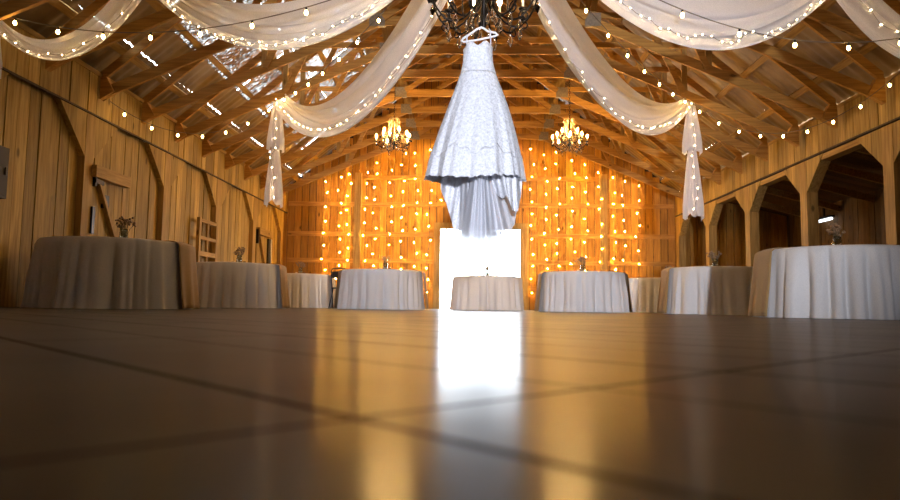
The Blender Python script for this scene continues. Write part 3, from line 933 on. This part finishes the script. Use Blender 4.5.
# ------------------------------------------------------------------ drapes
def swag_point(e0, e1, wide):
    """cloth between an upper and a lower hanging edge, each (start, end, sag)"""
    side = (V(e0[1])-V(e0[0])).cross(V((0, 0, 1))).normalized()
    def edge(e, u): return V(e[0]).lerp(V(e[1]), u) - V((0, 0, e[2]*4*u*(1-u)))
    def fn(u, v, lift=0):
        g = .3 + .7*min(1, 4*u*(1-u)*1.5)
        q = edge(e0, u).lerp(edge(e1, u), v)
        q += side*(wide*math.sin(PI*v)*g)
        fold = (math.sin(v*21+3*u)*.55 + math.sin(v*43+5*u+1)*.3 + math.sin(v*9-2*u)*.5)
        q += side*(.034*fold*g) + V((0, 0, .014*math.sin(v*30+4*u)*g))
        return q + side*lift
    return fn
def swag(parent, e0, e1, wide):
    fn = swag_point(e0, e1, wide)
    b = nb(); grid(b, lambda u, v: fn(u, v), 60, 44)
    obj('swag', b, M['sheer'], parent, True)
    return fn
def tail(parent, top, h1, h2, r, seed, knot=True):
    top = V(top); rr = random.Random(seed); ph = rr.uniform(0, 6)
    def bell(za, zb, ra, rb, nm, waist=False):
        b = nb()
        def fn(u, v):
            t = u*2*PI
            z = za+(zb-za)*v + (.03*math.sin(5*t+ph) + .05*math.sin(2*t+ph))*v**6
            rad = ra+(rb-ra)*min(1, v*1.2)**.7
            rad *= 1 + (.16*math.sin(7*t+ph)+.09*math.sin(13*t+1))*(.4+.6*v)
            return V((top.x+rad*math.cos(t), top.y+.7*rad*math.sin(t), z))
        grid(b, fn, 72, 18, True)
        return obj(nm, b, M['sheer_dense'], parent, True)
    bell(top.z+.03, top.z-h1, .03, r, 'tail')
    bell(top.z-h1+.06, top.z-h1-h2, .05, r*1.05, 'tail')
    b = nb(); lathe(b, [(0, .05), (.05, .04), (.075, 0), (.055, -.05), (0, -.06)], 14, top - V((0, .02, h1-.03)), lambda t, r_, z: (r_*(1+.12*math.sin(5*t)), z))
    obj('knot', b, M['sheer'], parent, True)

def fairy(name, label, pts_bulbs, pts_wire, group, mat_, r, cat='fairy lights', wire_r=.0025):
    t = thing(name, label, cat, (0, 0, 0), 0, group)
    b = nb(); tube(b, pts_wire, wire_r, 4); obj('wire', b, M['wire'], t)
    first = None
    for p in pts_bulbs:
        if first is None:
            b = nb(); bmesh.ops.create_icosphere(b, subdivisions=1, radius=r)
            first = obj('bulb', b, mat_, t, True); first.location = p; fairy.first = first
        else:
            c = first.copy(); link(c, t); c.location = p
    return t
def swag_lights(label, fn, n, v0, lift, u0=.06, u1=.97):
    us = [u0+(u1-u0)*i/(n-1) for i in range(n)]
    rr = random.Random(n*7+int(v0*100))
    bulbs = [fn(u, v0+rr.uniform(-.05, .05), lift) for u in us]
    wire = []
    for a, c in zip(bulbs, bulbs[1:]):
        wire += [a, a.lerp(c, .5)-V((0, 0, .008))]
    wire.append(bulbs[-1])
    fairy('fairy_light_string', label, bulbs, wire, 'fairy lights in the drapes', M['bulb_drape'], .0055)

WLp, WRp = (XL+.05, 6.75, 3.02), (XR-.08, 6.75, 3.05)
CL, CR = (-3.37, 11.02, 3.62), (3.66, 11.02, 3.57)
def drape(label): return thing('drape', label, 'drape', (0, 0, 0), 0, 'white ceiling drapes')
d1 = drape('sheer white drape in two swags from the large chandelier to the left wall')
f1 = swag(d1, ((.2, 5.4, 3.95), (-3.28, 6.4, 3.50), .81), ((.0, 5.4, 3.45), (-3.38, 6.4, 3.31), .94), .12)
f2 = swag(d1, ((-3.31, 6.4, 3.84), (-5.03, 6.5, 3.12), .69), ((-3.22, 6.4, 3.44), (-5.02, 6.5, 2.92), .61), .08)
tail(d1, (XL+.07, 6.54, 3.0), .60, .95, .10, 3)
d2_ = drape('sheer white drape in two swags from the large chandelier to the right arcade wall')
f3 = swag(d2_, ((.2, 5.4, 4.1), (3.5, 6.4, 3.5), .55), ((.3, 5.4, 3.52), (3.53, 6.4, 3.2), .92), -.12)
f4 = swag(d2_, ((3.46, 6.4, 3.89), (5.40, 6.75, 3.1), .57), ((3.32, 6.4, 3.49), (5.36, 6.75, 2.98), .69), -.08)
tail(d2_, WRp, .60, .95, .10, 4)
d3_ = drape('sheer white drape swagged back over the left tables, its knotted tail hanging free')
f5 = swag(d3_, ((-.04, 5.4, 3.74), (-3.24, 11.02, 3.70), .91), ((.24, 5.4, 3.72), (-3.48, 11.02, 3.56), 1.34), .14)
tail(d3_, CL, .90, .95, .13, 5)
d4 = drape('sheer white drape swagged back over the right tables, its knotted tail hanging free')
f6 = swag(d4, ((-.05, 5.4, 4.40), (3.59, 11.02, 3.65), .96), ((.06, 5.4, 3.67), (3.68, 11.02, 3.49), 1.21), -.14)
tail(d4, CR, .86, 1.10, .14, 6)
swag_lights('tiny warm lights along the lower edge of the nearest left swag', f1, 34, .84, -.05)
swag_lights('tiny warm lights in the short swag by the left wall', f2, 14, .80, -.05)
swag_lights('tiny warm lights along the lower edge of the nearest right swag', f3, 34, .86, .06)
swag_lights('tiny warm lights in the short swag by the right wall', f4, 14, .40, .06)
swag_lights('tiny warm lights along the long rear swag over the left tables', f5, 32, .72, -.05)
swag_lights('tiny warm lights along the long rear swag over the right tables', f6, 32, .80, .06)
rr = random.Random(5)
for (cx, cy, cz), h, lab in ((CL, 1.85, 'tiny warm lights inside the hanging tail of the rear left drape'), (CR, 1.95, 'tiny warm lights inside the hanging tail of the rear right drape')):
    pts = [V((cx+rr.uniform(-.05, .05), cy-.13, cz-.08-h*i/11)) for i in range(11)]
    fairy('fairy_light_string', lab, pts, pts, 'fairy lights in the drapes', M['bulb_drape'], .0055)

# ------------------------------------------------------------------ cafe string lights
def bulb_parts():
    b = nb(); lathe(b, [(0, -.075), (.009, -.072), (.0155, -.060), (.017, -.050), (.0125, -.036), (.008, -.028), (0, -.028)], 10)
    s = nb(); lathe(s, [(0, -.032), (.010, -.031), (.011, -.005), (.006, .0), (0, .004)], 8)
    return b, s
_bb, _ss = bulb_parts()
bulb_me = bpy.data.meshes.new('bulb'); _bb.to_mesh(bulb_me); _bb.free(); bulb_me.materials.append(M['bulb_cafe'])
sock_me = bpy.data.meshes.new('socket'); _ss.to_mesh(sock_me); _ss.free(); sock_me.materials.append(M['black'])
def cafe(label, spans, ns):
    t = thing('string_lights', label, 'string lights', (0, 0, 0), 0, 'cafe bulb strings')
    wire = []
    for (p0, p1, sag), n in zip(spans, ns):
        p0, p1 = V(p0), V(p1)
        q = lambda u: p0.lerp(p1, u) - V((0, 0, sag*4*u*(1-u)))
        wire += [q(i/30) for i in range(31)]
        for i in range(n):
            u = (i+.5)/n
            o = bpy.data.objects.new('bulb', bulb_me); link(o, t); o.location = q(u)
            k = bpy.data.objects.new('socket', sock_me); link(k, o)
    b = nb(); tube(b, wire, .005, 6); obj('wire', b, M['wire'], t)
    return t
cafe('cafe bulb string from the chandelier to the left wall, nearest the viewer', [((-.2, 5.5, 3.15), (XL+.1, 6.5, 3.06), .44)], [9])
cafe('cafe bulb string from the chandelier to the right wall, nearest the viewer', [((-.05, 5.4, 3.78), (XR-.08, 6.5, 3.22), .92)], [10])
cafe('cafe bulb string running back over the left tables then forward along the left wall', [((.1, 5.4, 3.66), (-3.34, 11.02, 3.58), .25), ((-3.34, 11.02, 3.58), (XL+.1, 8.75, 2.82), .52)], [10, 7])
cafe('cafe bulb string running back over the right tables then forward along the right wall', [((-.0, 5.4, 3.9), (3.65, 11.02, 3.56), .29), ((3.65, 11.02, 3.56), (XR-.1, 8.23, 3.12), .68)], [10, 9])

# ------------------------------------------------------------------ curtain of fairy lights on the end wall
def wallpt(px, py):
    return V((-4.17 + (px-320)*.02726, YB-.03, 2.83 + (204-py)*.0274 + (px-320)*.0003))
ls = [(326, 181, 285), (341, 176, 292), (350, 172, 286), (367, 168, 275), (376, 160, 275), (391, 156, 275), (404, 153, 275), (417, 152, 275), (430, 151, 300), (443, 152, 215)]
rs = [(532, 152, 300), (545, 152, 282), (557, 152, 285), (572, 160, 282), (585, 165, 282), (599, 170, 275), (613, 177, 276), (622, 180, 285), (635, 184, 285)]
rr = random.Random(21)
for grp, side in ((ls[::-1], 'left'), (rs, 'right')):
    for k, (px, ya, yb) in enumerate(grp):
        n = int((yb-ya)/12.7)+1
        off = rr.uniform(0, 5)
        pts = [wallpt(px+rr.uniform(-2.2, 2.2), ya+off+i*12.7+rr.uniform(-2, 2)) for i in range(n)]
        for p in pts: p.y -= .15
        top = V(pts[0]) + V((0, 0, .25))
        fairy('fairy_light_strand', f'vertical strand of fairy lights on the back wall, {ORD[k]} one {side} of the doorway', pts, [top]+pts, 'fairy light curtain on the back wall', M['bulb_fairy'], .014, wire_r=.004)

# ------------------------------------------------------------------ light
w = bpy.data.worlds.new('overcast daylight'); S.world = w
w.use_nodes = True
bg = w.node_tree.nodes['Background']
bg.inputs['Color'].default_value = (.80, .90, 1.0, 1)
bg.inputs['Strength'].default_value = 24.0
def area(name, loc, rot, sx, sy, energy=1, portal=True, col=(1, 1, 1)):
    l = bpy.data.lights.new(name, 'AREA'); l.shape = 'RECTANGLE'; l.size = sx; l.size_y = sy
    l.energy = energy; l.color = col
    l.cycles.is_portal = portal
    o = bpy.data.objects.new(name, l); link(o); o.location = loc; o.rotation_euler = rot
    return o
area('door_daylight', ((DX0+DX1)/2, YB+.2, DZ/2), (-PI/2, 0, 0), DX1-DX0, DZ)
sp = bpy.data.lights.new('photo_lamp', 'SPOT'); sp.energy = 12500; sp.color = (.82, .87, 1.0)
sp.spot_size = math.radians(28.5); sp.spot_blend = 1.0; sp.shadow_soft_size = .25
so = bpy.data.objects.new('photo_lamp', sp); link(so); so.location = (.35, -9.6, .32)
so.rotation_euler = (V((.85, 8, 1.6)) - so.location).to_track_quat('-Z', 'Y').to_euler()

# ------------------------------------------------------------------ camera
F = 662.45
yaw, pitch, roll = .0332, .0848, .0134
fwd = V((-math.sin(yaw)*math.cos(pitch), math.cos(yaw)*math.cos(pitch), math.sin(pitch)))
rt = V((math.cos(yaw), math.sin(yaw), 0)); up = rt.cross(fwd)
r2 = rt*math.cos(roll) + up*math.sin(roll); u2 = up*math.cos(roll) - rt*math.sin(roll)
R = Matrix((r2, u2, -fwd)).transposed()
cam = bpy.data.cameras.new('camera'); cam.sensor_width = 36; cam.lens = 36*F/900
cam.clip_start = .02; cam.clip_end = 200
cam.dof.use_dof = True; cam.dof.focus_distance = 8.0; cam.dof.aperture_fstop = 3.5
co = bpy.data.objects.new('camera', cam); link(co)
co.matrix_world = Matrix.Translation((0, 0, .0762)) @ R.to_4x4()
S.camera = co

S.view_settings.view_transform = 'Standard'
S.view_settings.look = 'None'
S.view_settings.gamma = 1
S.view_settings.exposure = 0
S.view_settings.use_curve_mapping = False
S.cycles.use_denoising = True
S.cycles.sample_clamp_indirect = 6
S.cycles.max_bounces = 8
S.cycles.transparent_max_bounces = 16
S.cycles.caustics_reflective = False
S.cycles.caustics_refractive = False
